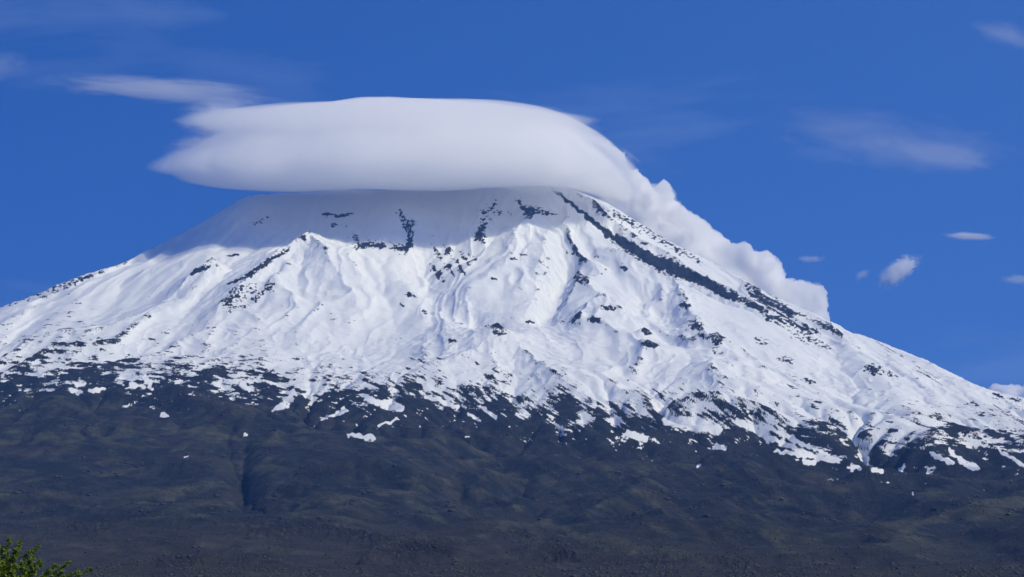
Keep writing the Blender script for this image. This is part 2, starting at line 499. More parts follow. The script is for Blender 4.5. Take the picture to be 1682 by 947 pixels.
snow_line = np.interp(PX, [-300, 0, 170, 230, 280, 330, 400, 480, 560, 640, 700, 780, 850, 900, 950, 1000, 1050, 1100, 1200, 1300, 1350, 1400, 1452, 1500, 1560, 1682, 1800, 2400],
                          [590, 606, 604, 618, 612, 620, 622, 632, 646, 650, 656, 668, 678, 686, 696, 708, 712, 704, 702, 718, 735, 750, 772, 748, 738, 752, 760, 790])
# signed distance to the snow line in pixels, below = positive
D = PY - snow_line
ang = np.interp(PX, [0, 600, 900, 1300, 1682], [0.0, 0.08, 0.22, 0.34, 0.3])
ca, sa = np.cos(ang), np.sin(ang)
u = PX * ca + PY * sa; v = -PX * sa + PY * ca
n1 = fbm(u / 32, v / 6.5, 5, 91, gain=0.7)
n2 = ridged(u / 70, v / 16, 4, 95)
n3 = fbm(PX / 8, PY / 4, 3, 99, gain=0.6)
bare = D / 24 + 0.35 + 0.95 * smooth(500, 800, PX) + conv * 0.05 + n1 * 4.4 + (n2 - 0.4) * 1.2 + n3 * 0.9 + fbm(PX / 60, PY / 28, 3, 97) * 2.6 - 0.15
# ground high on the cone: wind-swept rock
dHx = np.gradient(H, axis=1) / np.maximum(np.gradient(Xg, axis=1), 0.1)
dHy = np.gradient(H, axis=0) / np.gradient(Yg, axis=0)
slope = np.hypot(dHx, dHy)
up = smooth(-60, -110, D)
rough = ridged((TH + warp) * 60, RR / 420, 4, 103)
rn = fbm(PX / 16, PY / 7, 4, 107, gain=0.65)
cliff = (np.minimum(steep, 1.3) - 1.05) * 1.3 + conv * 0.07 + rn * 1.7 - 1.2
mid = smooth(-190, -20, D)
speck = conv * 0.08 - 0.12 + fbm(u / 20, v / 2.8, 5, 111, gain=0.74) * 2.9 - 1.75 + mid * 1.0 + fbm(u / 130, v / 50, 2, 114) * 0.9
us = PX * 0.86 + PY * 0.51; vs = -PX * 0.51 + PY * 0.86
edge_x = np.interp(PY, [300, 400, 480, 560, 650, 750], [925, 1040, 1180, 1330, 1560, 1700])
fl_w = smooth(-30, 60, PX - edge_x) * smooth(20, -60, D)
streak = fbm(us / 45, vs / 3.0, 5, 115, gain=0.75) * 3.0 - 1.15 + fbm(us / 120, vs / 30, 2, 118) * 1.2
streak = np.where(fl_w > 0, streak - (1 - fl_w) * 1.5, -2)
high = np.maximum(np.maximum(cliff, speck), streak)
field = np.maximum(np.where(D < 0, np.maximum(bare, high), bare), -2)

S = np.full(PX.shape, -2.0, np.float32)
def add(poly, k=1.0, noise=0.8, seed=0, sc_=1.0, rel=0.12):
    f = stroke(poly, seed)
    q = np.flatnonzero(f > -1.5)
    fx, fy = PX.ravel()[q], PY.ravel()[q]
    n = fbm(fx / (6 * sc_), fy / (3.5 * sc_), 3, 120 + seed, gain=0.65)
    fr = f.ravel(); cvr = np.clip(conv, -6, 6).ravel()
    S.ravel()[q] = np.maximum(S.ravel()[q], fr[q] * k * 1.25 + n * (noise + 0.25) * 2.4 - 0.3 + cvr[q] * rel)
# long couloir
add([(908, 310, 2.5), (935, 332, 3.5), (960, 352, 4), (1000, 383, 5)], 2.0, 0.15, 1, 1.0, 0.03)
add([(1000, 385, 6), (1022, 398, 9), (1060, 420, 11), (1100, 438, 13), (1140, 456, 11), (1180, 474, 7)], 1.8, 0.3, 2, 1.0, 0.05)
add([(1180, 476, 7), (1215, 492, 5), (1260, 512, 3)], 1.0, 0.5, 3)
add([(1232, 482, 4), (1262, 497, 7), (1300, 518, 6)], 1.0, 0.45, 4)
add([(1262, 520, 5), (1310, 535, 6), (1345, 545, 4)], 0.7, 0.8, 5)
add([(1310, 545, 6), (1340, 560, 5), (1365, 570, 4)], 0.4, 0.9, 6)
add([(980, 340, 3), (1030, 362, 4), (1090, 395, 3), (1150, 430, 3)], 0.3, 0.8, 7)
add([(1230, 470, 3), (1300, 508, 3), (1380, 548, 3)], 0.2, 0.7, 8)
# crags round the summit
add([(850, 330, 4), (865, 345, 6), (890, 350, 5), (915, 352, 3)], 0.9, 0.8, 9)
add([(530, 352, 2.5), (556, 354, 3.5), (580, 351, 2)], 1.0, 0.4, 10)
add([(545, 370, 2), (568, 370, 2)], 0.6, 0.6, 11)
add([(440, 355, 2.5), (415, 368, 2), (410, 372, 2)], 0.6, 0.7, 12)
add([(372, 420, 2.5), (390, 418, 2)], 0.9, 0.4, 13)
add([(585, 392, 6), (590, 402, 6), (630, 405, 5), (665, 408, 6), (676, 395, 4)], 0.75, 0.8, 14)
add([(655, 348, 2), (668, 370, 2.5), (676, 392, 2)], -0.1, 0.9, 15)
add([(812, 335, 3), (800, 352, 5), (798, 368, 4), (788, 388, 6)], 0.5, 1.1, 16)
add([(820, 350, 3), (835, 352, 4)], 0.5, 0.8, 17)
# ribbed crags below the bowl
for k_, (x_, y_) in enumerate([(716, 412), (735, 412), (712, 442), (722, 452), (738, 440), (755, 438), (762, 420)]):
    add([(x_ - 6, y_ - 10, 1.5), (x_, y_, 4), (x_ + 8, y_ + 12, 2)], 0.8, 0.9, 18 + k_)
add([(735, 410, 2), (755, 411, 3), (780, 425, 2)], 0.6, 0.8, 26)
# spur in the upper left
add([(498, 388, 3), (505, 400, 4), (508, 405, 2)], 0.8, 0.5, 27)
add([(475, 410, 2), (440, 430, 3), (405, 452, 3), (375, 468, 2)], 0.6, 0.7, 28)
add([(345, 438, 2.5), (322, 444, 3), (314, 450, 2)], 0.8, 0.5, 29)
add([(440, 470, 5), (410, 485, 8), (385, 492, 8), (375, 505, 4)], 0.35, 1.2, 30)
add([(0, 500, 2), (30, 490, 4), (110, 464, 4), (150, 452, 2)], 0.4, 0.9, 31)
# small outcrops
for k_, (x_, y_, w_, q_) in enumerate([(858, 418, 5, 1.1), (845, 424, 4, 1.0), (1000, 382, 5, .5), (978, 422, 4, 1.0), (935, 415, 5, .8), (1002, 445, 5, .4), (1022, 438, 5, .5),
                                       (812, 458, 3, .6), (952, 458, 7, .4), (870, 528, 5, 1.3), (838, 520, 3, .5), (1062, 546, 4, .5), (1068, 565, 7, .7), (975, 525, 6, .8),
                                       (1000, 505, 6, .6), (675, 485, 5, .9), (660, 500, 3, .6), (700, 512, 4, .6), (1125, 500, 5, .6), (1140, 535, 8, .3), (1170, 560, 8, .3),
                                       (1435, 606, 8, .2), (1470, 615, 7, .2), (1598, 662, 6, .9), (1640, 650, 6, .6), (1665, 656, 6, .5), (1180, 580, 5, .5), (1290, 590, 7, .4),
                                       (820, 548, 6, .5), (745, 560, 4, .4), (935, 530, 8, .35), (1250, 560, 6, .3), (1330, 625, 5, .4)]):
    add([(x_ - w_ * 1.3, y_ - 1, w_ * .4), (x_, y_, w_ * .6), (x_ + w_ * 1.3, y_ + 2, w_ * .4)], q_, 0.8, 35 + k_)
field = np.maximum(field, S)
# snow tongues that reach down into the bare slopes
tong = np.full_like(field, -2.0)
for k_, poly in enumerate([
    [(232, 615, 4), (246, 628, 6), (250, 640, 3)], [(214, 632, 5), (234, 634, 4)], [(115, 640, 4), (130, 644, 4)], [(148, 641, 5), (172, 638, 4)],
    [(480, 645, 7), (470, 662, 7), (448, 674, 3)], [(400, 632, 8), (412, 640, 4)], [(530, 688, 3), (566, 674, 5)], [(575, 714, 4), (612, 719, 5)],
    [(622, 698, 3), (652, 688, 3)], [(600, 655, 5), (660, 670, 4)], [(770, 678, 3), (788, 690, 3)], [(790, 668, 3), (812, 684, 4)], [(265, 681, 4), (275, 682, 3)],
    [(1275, 740, 3), (1330, 748, 6), (1375, 757, 5)], [(1322, 758, 6), (1338, 760, 5)], [(1398, 768, 6), (1410, 768, 4)], [(1435, 772, 6), (1448, 773, 4)],
    [(1210, 690, 5), (1240, 705, 7), (1270, 722, 6), (1330, 745, 4)], [(1100, 690, 12), (1150, 698, 14), (1180, 705, 9)], [(1260, 700, 5), (1310, 725, 4), (1370, 752, 3)],
    [(1560, 740, 4), (1590, 765, 5), (1606, 768, 4)], [(1530, 745, 4), (1562, 758, 5)], [(1640, 738, 3), (1682, 765, 4)], [(1484, 765, 4), (1480, 770, 5)],
    [(1176, 733, 6), (1190, 735, 5)], [(1145, 765, 3), (1152, 763, 3)], [(1030, 712, 6), (1060, 720, 6)], [(1525, 775, 4), (1530, 772, 4)], [(700, 650, 5), (752, 668, 4)],
    [(305, 750, 1.6), (308, 750, 1.6)], [(400, 714, 2), (406, 713, 1.5)], [(1500, 812, 2), (1498, 810, 2)], [(765, 716, 2), (768, 717, 2)]]):
    f = stroke(poly, 200 + k_, 4.0)
    tong = np.maximum(tong, np.where(f > -1, f * 2.2 + n3 * 0.9, -2))
tong = np.maximum(tong, np.where(np.abs(D - 30) < 45, fbm(u / 17, v / 6.5, 4, 98, gain=0.6) * 5.0 - 1.55 - np.abs(D - 22) / 40 - conv * 0.05, -2))
field = np.minimum(field, np.where(D > -25, -tong + 0.25, 9))
field = np.clip(field, -1.5, 1.5)

# vegetation: thin grass on the lower slopes
veg = fbm(u / 150, v / 22, 6, 140, gain=0.65) * 2.6 + 0.1
veg += np.clip(stroke([(800, 862, 10), (900, 862, 12), (960, 885, 16), (1100, 905, 14)], 260), 0, 1) * 0.9
veg += np.clip(stroke([(1500, 855, 14), (1600, 835, 18), (1720, 815, 20)], 261), 0, 1) * 1.0
veg += np.clip(stroke([(180, 700, 12), (400, 705, 10), (330, 720, 8)], 262), 0, 1) * 0.5
veg += np.clip(stroke([(940, 770, 10), (1120, 760, 14), (1280, 790, 14)], 263), 0, 1) * 0.4
veg = np.clip(veg * 1.2 - 0.35 + CREST * (0.8 + fbm(PX / 40, PY / 10, 4, 431) * 1.4) + np.clip(conv, -8, 8) * 0.09, 0, 1.1) * smooth(20, 70, D)
# brown dusty plain at the foot of the slopes
dust = smooth(840, 900, PY + fbm(PX / 160, PY / 30, 4, 150) * 40 + np.interp(PX, [0, 500, 900, 1682], [10, 5, -10, -50])) * 0.9
dust = np.maximum(dust, np.clip(fbm(u / 170, v / 30, 6, 153, gain=0.62) * 3.2 - 0.1, 0, 0.9) * smooth(10, 60, D))
# rough lava blocks
lava = ridged(PX / 60, PY / 22, 4, 160) * smooth(835, 880, PY) * smooth(-0.1, 0.3, fbm(PX / 110, PY / 45, 3, 166))
for poly in ([(660, 900, 26), (740, 905, 26)], [(840, 876, 9), (870, 880, 9)], [(890, 905, 18), (930, 900, 18)], [(1050, 850, 4), (980, 845, 4)],
             [(110, 862, 9), (180, 868, 9)], [(400, 870, 12), (520, 862, 14), (620, 885, 10)], [(260, 925, 12), (330, 915, 12)]):
    lava = np.maximum(lava, np.clip(stroke(poly, 170, 12), 0, 1) * 1.2)
Lr = lava * (ridged(Xg / 55, Yg / 90, 4, 171, gain=0.6) * 6)
H = H + Lr * (H0 < 700)

# ------------------------------------------------------------------ materials
def new_mat(name):
    m = bpy.data.materials.new(name)
    m.use_nodes = True
    m.node_tree.nodes.clear()
    return m, m.node_tree

def mountain_material():
    m, t = new_mat('snow_and_basalt')
    N = t.nodes.new; L = t.links.new
    o = N('ShaderNodeOutputMaterial'); b = N('ShaderNodeBsdfPrincipled')
    L(b.outputs[0], o.inputs['Surface'])
    def attr(n):
        a = N('ShaderNodeAttribute'); a.attribute_name = n; return a.outputs['Fac']
    geo = N('ShaderNodeNewGeometry')
    def noise(scale, detail=4, rough=0.6, vec=None):
        n = N('ShaderNodeTexNoise'); n.inputs['Scale'].default_value = scale
        n.inputs['Detail'].default_value = detail; n.inputs['Roughness'].default_value = rough
        L(vec or geo.outputs['Position'], n.inputs['Vector']); return n.outputs['Fac']
    def math_(op, a, b_=None, clamp=False):
        n = N('ShaderNodeMath'); n.operation = op; n.use_clamp = clamp
        for i, s in enumerate((a, b_)):
            if s is None: continue
            if isinstance(s, (int, float)): n.inputs[i].default_value = s
            else: L(s, n.inputs[i])
        return n.outputs[0]
    def ramp(v, stops):
        r = N('ShaderNodeValToRGB'); L(v, r.inputs[0])
        e = r.color_ramp.elements
        while len(e) < len(stops): e.new(0.5)
        for k, (p, c) in enumerate(stops):
            e[k].position = p; e[k].color = (*c, 1)
        return r.outputs[0]
    def mix(f, a, b_):
        n = N('ShaderNodeMix'); n.data_type = 'RGBA'
        L(f, n.inputs[0])
        for s, k in ((a, 6), (b_, 7)):
            if isinstance(s, tuple): n.inputs[k].default_value = (*s, 1)
            else: L(s, n.inputs[k])
        return n.outputs[2]
    fine = noise(0.05, 7, 0.8)
    fb = math_('ADD', attr('bare'), math_('MULTIPLY', math_('SUBTRACT', fine, 0.5), 2.4))
    mask = math_('MULTIPLY', math_('ADD', fb, 0.25), 2.1, True)
    n_s = noise(0.0022, 6, 0.6)
    snow = ramp(n_s, [(0.3, (0.74, 0.77, 0.81)), (0.7, (0.84, 0.85, 0.86))])
    n_r = noise(0.012, 9, 0.78)
    rock = ramp(n_r, [(0.3, (0.010, 0.014, 0.020)), (0.5, (0.025, 0.031, 0.038)), (0.75, (0.066, 0.070, 0.072))])
    n_v = noise(0.012, 6, 0.7)
    grass = ramp(n_v, [(0.3, (0.042, 0.049, 0.036)), (0.7, (0.112, 0.112, 0.082))])
    dustc = ramp(n_r, [(0.3, (0.028, 0.029, 0.031)), (0.7, (0.085, 0.078, 0.070))])
    c1 = mix(attr('dust'), rock, dustc)
    vf = math_('MULTIPLY', attr('veg'), math_('MULTIPLY', n_v, 1.6), True)
    c2 = mix(vf, c1, grass)
    c2b = mix(math_('MULTIPLY', attr('lava'), 0.7, True), c2, (0.020, 0.020, 0.024))
    c3 = mix(mask, snow, c2b)
    L(c3, b.inputs['Base Color'])
    b.inputs['Roughness'].default_value = 0.85
    b.inputs['Specular IOR Level'].default_value = 0.15
    # relief finer than the mesh
    h1 = noise(0.02, 9, 0.75)
    bp = N('ShaderNodeBump'); bp.inputs['Distance'].default_value = 30
    st = math_('ADD', math_('MULTIPLY', mask, 0.8), 0.05)
    L(st, bp.inputs['Strength']); L(h1, bp.inputs['Height'])
    L(bp.outputs[0], b.inputs['Normal'])
    return m

def grid_mesh(name, X, Y, Z, mat, attrs=None):
    nr, nc = X.shape
    me = bpy.data.meshes.new(name)
    co = np.stack([X, Y, Z], -1).reshape(-1, 3).astype(np.float32)
    i = np.arange(nr - 1)[:, None] * nc + np.arange(nc - 1)[None, :]
    q = np.stack([i, i + 1, i + nc + 1, i + nc], -1).reshape(-1).astype(np.int32)
    me.vertices.add(len(co)); me.vertices.foreach_set('co', co.ravel())
    nq = len(q) // 4
    me.loops.add(len(q)); me.loops.foreach_set('vertex_index', q)
    me.polygons.add(nq)
    me.polygons.foreach_set('loop_start', np.arange(0, len(q), 4, dtype=np.int32))
    me.update(calc_edges=True)
    me.polygons.foreach_set('use_smooth', np.ones(nq, bool))
    for k, v_ in (attrs or {}).items():
        a = me.attributes.new(k, 'FLOAT', 'POINT')
        a.data.foreach_set('value', v_.astype(np.float32).ravel())
    me.materials.append(mat)
    ob = bpy.data.objects.new(name, me)
    C.objects.link(ob)
    return ob

M_mtn = mountain_material()
mtn = grid_mesh('mountain', Xg, Yg, H, M_mtn, {'bare': field, 'veg': veg, 'dust': dust, 'lava': lava})
mtn['kind'] = 'structure'
mtn['label'] = 'snow covered volcano with bare dark lower slopes'

# the plain between the viewer and the foot of the mountain
gy = np.concatenate([np.linspace(-3000, 0, 12), np.linspace(20, 2400, 60)])
gx = np.linspace(-15000, 15000, 121)
GY, GX = np.meshgrid(gy, gx, indexing='ij')
row0 = H[0]
GZ = np.interp(GX / 2400, A, row0) * smooth(0, 2400, GY)
_o = np.ones_like(GZ)
ground = grid_mesh('ground', GX, GY, GZ, M_mtn, {'bare': _o * 1.5, 'veg': _o * 0.5, 'dust': _o * 0.9, 'lava': _o * 0})
ground['kind'] = 'structure'
ground['label'] = 'dry grassy plain in front of the mountain'

# ------------------------------------------------------------------ air
def box_mesh(name, x0, x1, y0, y1, z0, z1):
    me = bpy.data.meshes.new(name)
    v = [(x, y, z) for x in (x0, x1) for y in (y0, y1) for z in (z0, z1)]
    me.from_pydata(v, [], [(0, 1, 3, 2), (4, 6, 7, 5), (0, 4, 5, 1), (2, 3, 7, 6), (0, 2, 6, 4), (1, 5, 7, 3)])
    ob = bpy.data.objects.new(name, me); C.objects.link(ob)
    return ob
def volume_mat(name, color, density, aniso=0.0):
    m, t = new_mat(name)
    o = t.nodes.new('ShaderNodeOutputMaterial'); v = t.nodes.new('ShaderNodeVolumePrincipled')
    v.inputs['Color'].default_value = (*color, 1); v.inputs['Density'].default_value = density
    v.inputs['Anisotropy'].default_value = aniso
    t.links.new(v.outputs[0], o.inputs['Volume'])
    return m
haze = box_mesh('haze', -17800, 17800, -3100, 18400, -60, 3560)
haze.data.materials.append(volume_mat('thin_blue_air', (0.15, 0.40, 1.0), 1.85e-5))
haze['kind'] = 'stuff'

# ------------------------------------------------------------------ clouds
from mathutils import noise as mn
def closed_cloud(name, co, faces, mat, label=None, parent=None, group=None):
    me = bpy.data.meshes.new(name)
    me.from_pydata(co, [], faces)
    me.update()
    for p in me.polygons: p.use_smooth = True
    me.materials.append(mat)
    ob = bpy.data.objects.new(name, me); C.objects.link(ob)
    if label: ob['label'] = label
    if parent: ob.parent = parent
    else: ob['category'] = 'cloud'
    if group: ob['group'] = group
    return ob

def lens(name, cx, cy, z, a, b, T, Bt, mat, label=None, parent=None, seed=0, pw=1.0, pwb=None, shift=0.0, wob=0.05, streak=6.0, droop=None, tilt=0.0, nt=240, ns=60):
    """a flattened lens: rim ellipse a x b round (cx, cy) at height z, bulging T up and Bt down"""
    faces = []; co = []
    def ring(s, up):
        r = []
        for i in range(nt):
            th = 2 * math.pi * i / nt
            n = mn.fractal(Vector((math.cos(th) * 1.2 + seed, math.sin(th) * streak, seed)), 0.8, 2.2, 6)
            rr = (1 + n * wob) * s
            x = cx + a * rr * math.cos(th) + shift * a * (1 - s)
            y = cy + b * rr * math.sin(th)
            prof = (1 - s * s) ** (pw if up else (pwb or pw))
            zz = z + (T * prof if up else -Bt * prof)
            zz += mn.fractal(Vector((x / 900, y / 500, seed + 3)), 1.0, 2.0, 3) * min(25, T * 0.3) * min(1, (1 - s) * 8)
            zz += (y - cy) * tilt
            if droop: zz += droop(x, y)
            co.append((x, y, zz)); r.append(len(co) - 1)
        return r
    ss = [1 - ((k + 1) / ns) ** 1.6 for k in range(ns)]
    ss[-1] = 0.004
    edge = ring(1.0, True)
    for up in (True, False):
        prev = edge
        for s in ss:
            cur = ring(s, up)
            for i in range(nt):
                j = (i + 1) % nt
                faces.append((prev[i], prev[j], cur[j], cur[i]) if up else (prev[j], prev[i], cur[i], cur[j]))
            prev = cur
        faces.append(tuple(prev) if up else tuple(reversed(prev)))
    return closed_cloud(name, co, faces, mat, label, parent)

def puff(name, blobs, voxel, mat, label=None, parent=None, bil=(120, 30), streaks=None, seed=0, group=None):
    """a cloud from ellipsoids (x, y, z, rx, ry, rz) merged into one closed skin and billowed; bil = (size, height) of the billows"""
    import bmesh
    bm = bmesh.new()
    for x, y, z, rx, ry, rz in blobs:
        g = bmesh.ops.create_icosphere(bm, subdivisions=3, radius=1.0)
        for v in g['verts']:
            v.co = Vector((x + v.co.x * rx, y + v.co.y * ry, z + v.co.z * rz))
    me = bpy.data.meshes.new(name); bm.to_mesh(me); bm.free()
    tmp = bpy.data.objects.new(name, me); C.objects.link(tmp)
    md = tmp.modifiers.new('skin', 'REMESH'); md.mode = 'VOXEL'; md.voxel_size = voxel
    bpy.context.view_layer.update()
    dg = bpy.context.evaluated_depsgraph_get()
    me2 = bpy.data.meshes.new_from_object(tmp.evaluated_get(dg))
    bpy.data.objects.remove(tmp); bpy.data.meshes.remove(me)
    n = len(me2.vertices)
    co = np.empty(n * 3); me2.vertices.foreach_get('co', co); co = co.reshape(-1, 3)
    no = np.empty(n * 3); me2.vertices.foreach_get('normal', no); no = no.reshape(-1, 3)
    S, Hb = bil
    sc3 = streaks or (1, 1, 1)
    for i in range(n):
        p = Vector((co[i, 0] / S / sc3[0], co[i, 1] / S / sc3[1], co[i, 2] / S / sc3[2])) + Vector((seed * 5.3, 0, 0))
        if streaks:
            d = mn.fractal(p, 0.7, 2.1, 6)
        else:
            d = 0.0; a = 1.0
            for o_ in range(5):
                d += a * (0.55 - abs(mn.noise(p)) * 1.9); a *= 0.52; p = p * 2.1
        co[i] += no[i] * d * Hb
    me2.vertices.foreach_set('co', co.ravel()); me2.update()
    me2.name = name
    for p in me2.polygons: p.use_smooth = True
    me2.materials.clear(); me2.materials.append(mat)
    ob = bpy.data.objects.new(name, me2); C.objects.link(ob)
    if label: ob['label'] = label
    if parent: ob.parent = parent
    else: ob['category'] = 'cloud'
    if group: ob['group'] = group
    return ob

def droop_right(x, y):
    t = max(0.0, (x - 50) / 1000)
    l = max(0.0, (-1300 - x) / 1500)
    return -330 * t * t - 90 * l
M_lens = volume_mat('lens_cloud', (1, 1, 1), 0.0065, 0.0)
M_veil = volume_mat('thin_cloud', (1, 1, 1), 0.0028, 0.1)
M_cum = volume_mat('cumulus_cloud', (1, 1, 1), 0.02, 0.0)

big = lens('lenticular_cloud', -926, 13150, 3585, 1930, 1000, 535, 288, M_lens, 'large smooth lens shaped white cloud capping the summit', seed=1, pw=0.62, pwb=0.36, shift=-0.05, wob=0.06, streak=6, droop=droop_right, tilt=0.26)
lens('cloud_layer', -850, 13200, 3930, 1720, 900, 190, 160, M_veil, parent=big, seed=5, pw=0.6, shift=0.0, wob=0.07, streak=9, droop=lambda x, y: -330 * max(0.0, (x - 50) / 1000) ** 2, tilt=0.28)
lens('cloud_layer', -1065, 13100, 3900, 1700, 850, 170, 170, M_veil, parent=big, seed=9, pw=0.6, shift=-0.1, wob=0.16, streak=14, tilt=0.28)
lens('cloud_layer', -945, 13150, 3605, 2080, 1080, 330, 250, M_veil, parent=big, seed=13, pw=0.6, wob=0.14, streak=14, droop=droop_right, tilt=0.26)

# lobes given as photo directions at one distance
def lobe(px, py, r, Y, fy=1.0, fx=1.0, fz=1.0):
    x, y, z = at(px, py, Y)
    m = Y / 0.98 / FPX
    return (x, y, z, r * m * fx, r * m * fy, r * m * fz)
YB = 19300
bank = [lobe(960, 300, 75, YB), lobe(1005, 335, 62, YB), lobe(1040, 350, 52, YB), lobe(1075, 362, 46, YB + 100), lobe(1105, 390, 46, YB), lobe(1150, 425, 46, YB + 200),
        lobe(1195, 448, 42, YB), lobe(1235, 462, 48, YB + 150), lobe(1270, 492, 40, YB), lobe(1312, 505, 42, YB + 100), lobe(1325, 535, 34, YB), lobe(1290, 535, 42, YB),
        lobe(1240, 520, 50, YB), lobe(1180, 490, 50, YB), lobe(1120, 450, 55, YB), lobe(1060, 410, 55, YB), lobe(1000, 390, 60, YB), lobe(1345, 560, 24, YB),
        lobe(1220, 425, 20, YB - 100), lobe(1140, 382, 22, YB), lobe(1085, 325, 24, YB), lobe(1338, 480, 16, YB), lobe(1180, 412, 18, YB)]
bank_o = puff('cumulus_cloud', bank, 34, M_cum, 'long billowing white cumulus bank behind the right ridge', None, (330, 100), None, 2)
veil_b = [(x, y, z, rx * 1.09, ry * 1.05, rz * 1.09) for x, y, z, rx, ry, rz in bank]
puff('cloud_fringe', veil_b, 55, M_veil, None, bank_o, (260, 70), (1, 1, 1), 8)
puff('cumulus_cloud', [lobe(1645, 653, 22, 26000), lobe(1672, 658, 25, 26200), lobe(1700, 660, 28, 26000), lobe(1740, 668, 30, 26100), lobe(1790, 680, 34, 26000)], 40, M_cum,
     'small bright cumulus top showing over the far right ridge', None, (260, 70), None, 5)

def wisp_mat(name, dens, scale, thr, seed, dist=0.6):
    """uneven thin cloud: noise-broken density that thins towards the rim of its own body"""
    m, t = new_mat(name)
    Nn = t.nodes.new; Lk = t.links.new
    o = Nn('ShaderNodeOutputMaterial'); v = Nn('ShaderNodeVolumePrincipled')
    v.inputs['Color'].default_value = (1, 1, 1, 1); v.inputs['Anisotropy'].default_value = 0.2
    tc = Nn('ShaderNodeTexCoord')
    ln = Nn('ShaderNodeVectorMath'); ln.operation = 'LENGTH'; Lk(tc.outputs['Object'], ln.inputs[0])
    mp = Nn('ShaderNodeMapping'); Lk(tc.outputs['Object'], mp.inputs[0]); mp.inputs['Scale'].default_value = scale
    mp.inputs['Location'].default_value = (seed * 3.1, seed, 0)
    n = Nn('ShaderNodeTexNoise'); Lk(mp.outputs[0], n.inputs['Vector']); n.inputs['Scale'].default_value = 1.0
    n.inputs['Detail'].default_value = 8; n.inputs['Roughness'].default_value = 0.68; n.inputs['Distortion'].default_value = dist
    # noise minus a rim term, so the outline itself is ragged
    sb = Nn('ShaderNodeMath'); sb.operation = 'MULTIPLY_ADD'; Lk(ln.outputs['Value'], sb.inputs[0])
    sb.inputs[1].default_value = -0.55; Lk(n.outputs['Fac'], sb.inputs[2])
    mr = Nn('ShaderNodeMapRange'); Lk(sb.outputs[0], mr.inputs[0])
    mr.inputs[1].default_value = thr; mr.inputs[2].default_value = thr + 0.3; mr.inputs[4].default_value = dens
    mr.interpolation_type = 'SMOOTHSTEP'
    Lk(mr.outputs[0], v.inputs['Density']); Lk(v.outputs[0], o.inputs['Volume'])
    return m

def wisp(name, p0, p1, half, Y, depth, mat, label=None, parent=None, group=None):
    """an ellipsoid body stretched between two sight points at distance Y"""
    a_ = Vector(at(*p0, Y)); b_ = Vector(at(*p1, Y))
    import bmesh
    bm = bmesh.new(); bmesh.ops.create_icosphere(bm, subdivisions=4, radius=1.0)
    me = bpy.data.meshes.new(name); bm.to_mesh(me); bm.free()
    me.materials.append(mat)
    ob = bpy.data.objects.new(name, me); C.objects.link(ob)
    ob.location = (a_ + b_) / 2
    dv = b_ - a_
    ob.rotation_euler = (0, -math.atan2(dv.z, dv.x), 0)
    ob.scale = (dv.length / 2, depth, half * Y / 0.98 / FPX)
    if label: ob['label'] = label
    if parent: ob.parent = parent
    else: ob['category'] = 'cloud'
    if group: ob['group'] = group
    return ob

wisp('wisp_cloud', (50, 132), (490, 162), 23, 13600, 300, wisp_mat('wisp_a', 0.0042, (2.2, 2, 1.8), 0.02, 3), 'thin ragged wisp trailing left from the top of the big cloud')
wisp('wisp_cloud', (270, 190), (470, 215), 62, 13500, 400, wisp_mat('wisp_b', 0.0040, (2.0, 2, 4.5), 0.08, 7), 'feathered thin cloud fringe at the upper left rim of the big cloud')
wisp('wisp_cloud', (1432, 478), (1520, 412), 24, 20000, 160, wisp_mat('wisp_c', 0.05, (3.2, 2, 2.2), 0.10, 11, 1.6), 'small ragged white cloud with torn tips in the blue right of the cumulus')
wisp('wisp_cloud', (1535, 385), (1650, 390), 9, 20000, 160, wisp_mat('wisp_d', 0.018, (2.2, 2, 1.2), 0.08, 13), 'short flat white streak cloud above the small ragged cloud')
wisp('wisp_cloud', (1295, 426), (1370, 424), 10, 20000, 140, wisp_mat('wisp_e', 0.006, (3.0, 2, 1.2), 0.12, 17), 'faint torn shred of cloud just right of the cumulus bank')
wisp('wisp_cloud', (1398, 462), (1436, 438), 11, 20000, 120, wisp_mat('wisp_f', 0.006, (2.0, 2, 1.6), 0.10, 19), 'faint slanting shred beside the small ragged cloud')
wisp('wisp_cloud', (1635, 457), (1720, 461), 11, 20000, 160, wisp_mat('wisp_g', 0.006, (2.0, 2, 1.2), 0.06, 23), 'pale soft cloud scrap at the right edge of the sky')
wisp('wisp_cloud', (1230, 205), (1700, 262), 62, 24000, 900, wisp_mat('wisp_h', 0.00032, (2.2, 1, 1.6), 0.02, 29), 'broad faint veil of high cloud in the upper right sky')
wisp('wisp_cloud', (1420, 232), (1660, 272), 22, 24000, 700, wisp_mat('wisp_i', 0.0007, (1.6, 1, 1.2), 0.02, 31), 'brighter slanting streak low in the upper right veil')
wisp('wisp_cloud', (1560, 28), (1760, 88), 20, 24000, 500, wisp_mat('wisp_j', 0.0011, (1.8, 1, 3.6), 0.09, 37), 'thin streaked cirrus in the top right corner')
wisp('wisp_cloud', (-60, 130), (60, 92), 34, 24000, 500, wisp_mat('wisp_k', 0.0005, (1.6, 1, 1.4), 0.04, 41), 'pale patch of thin cloud at the upper left edge')

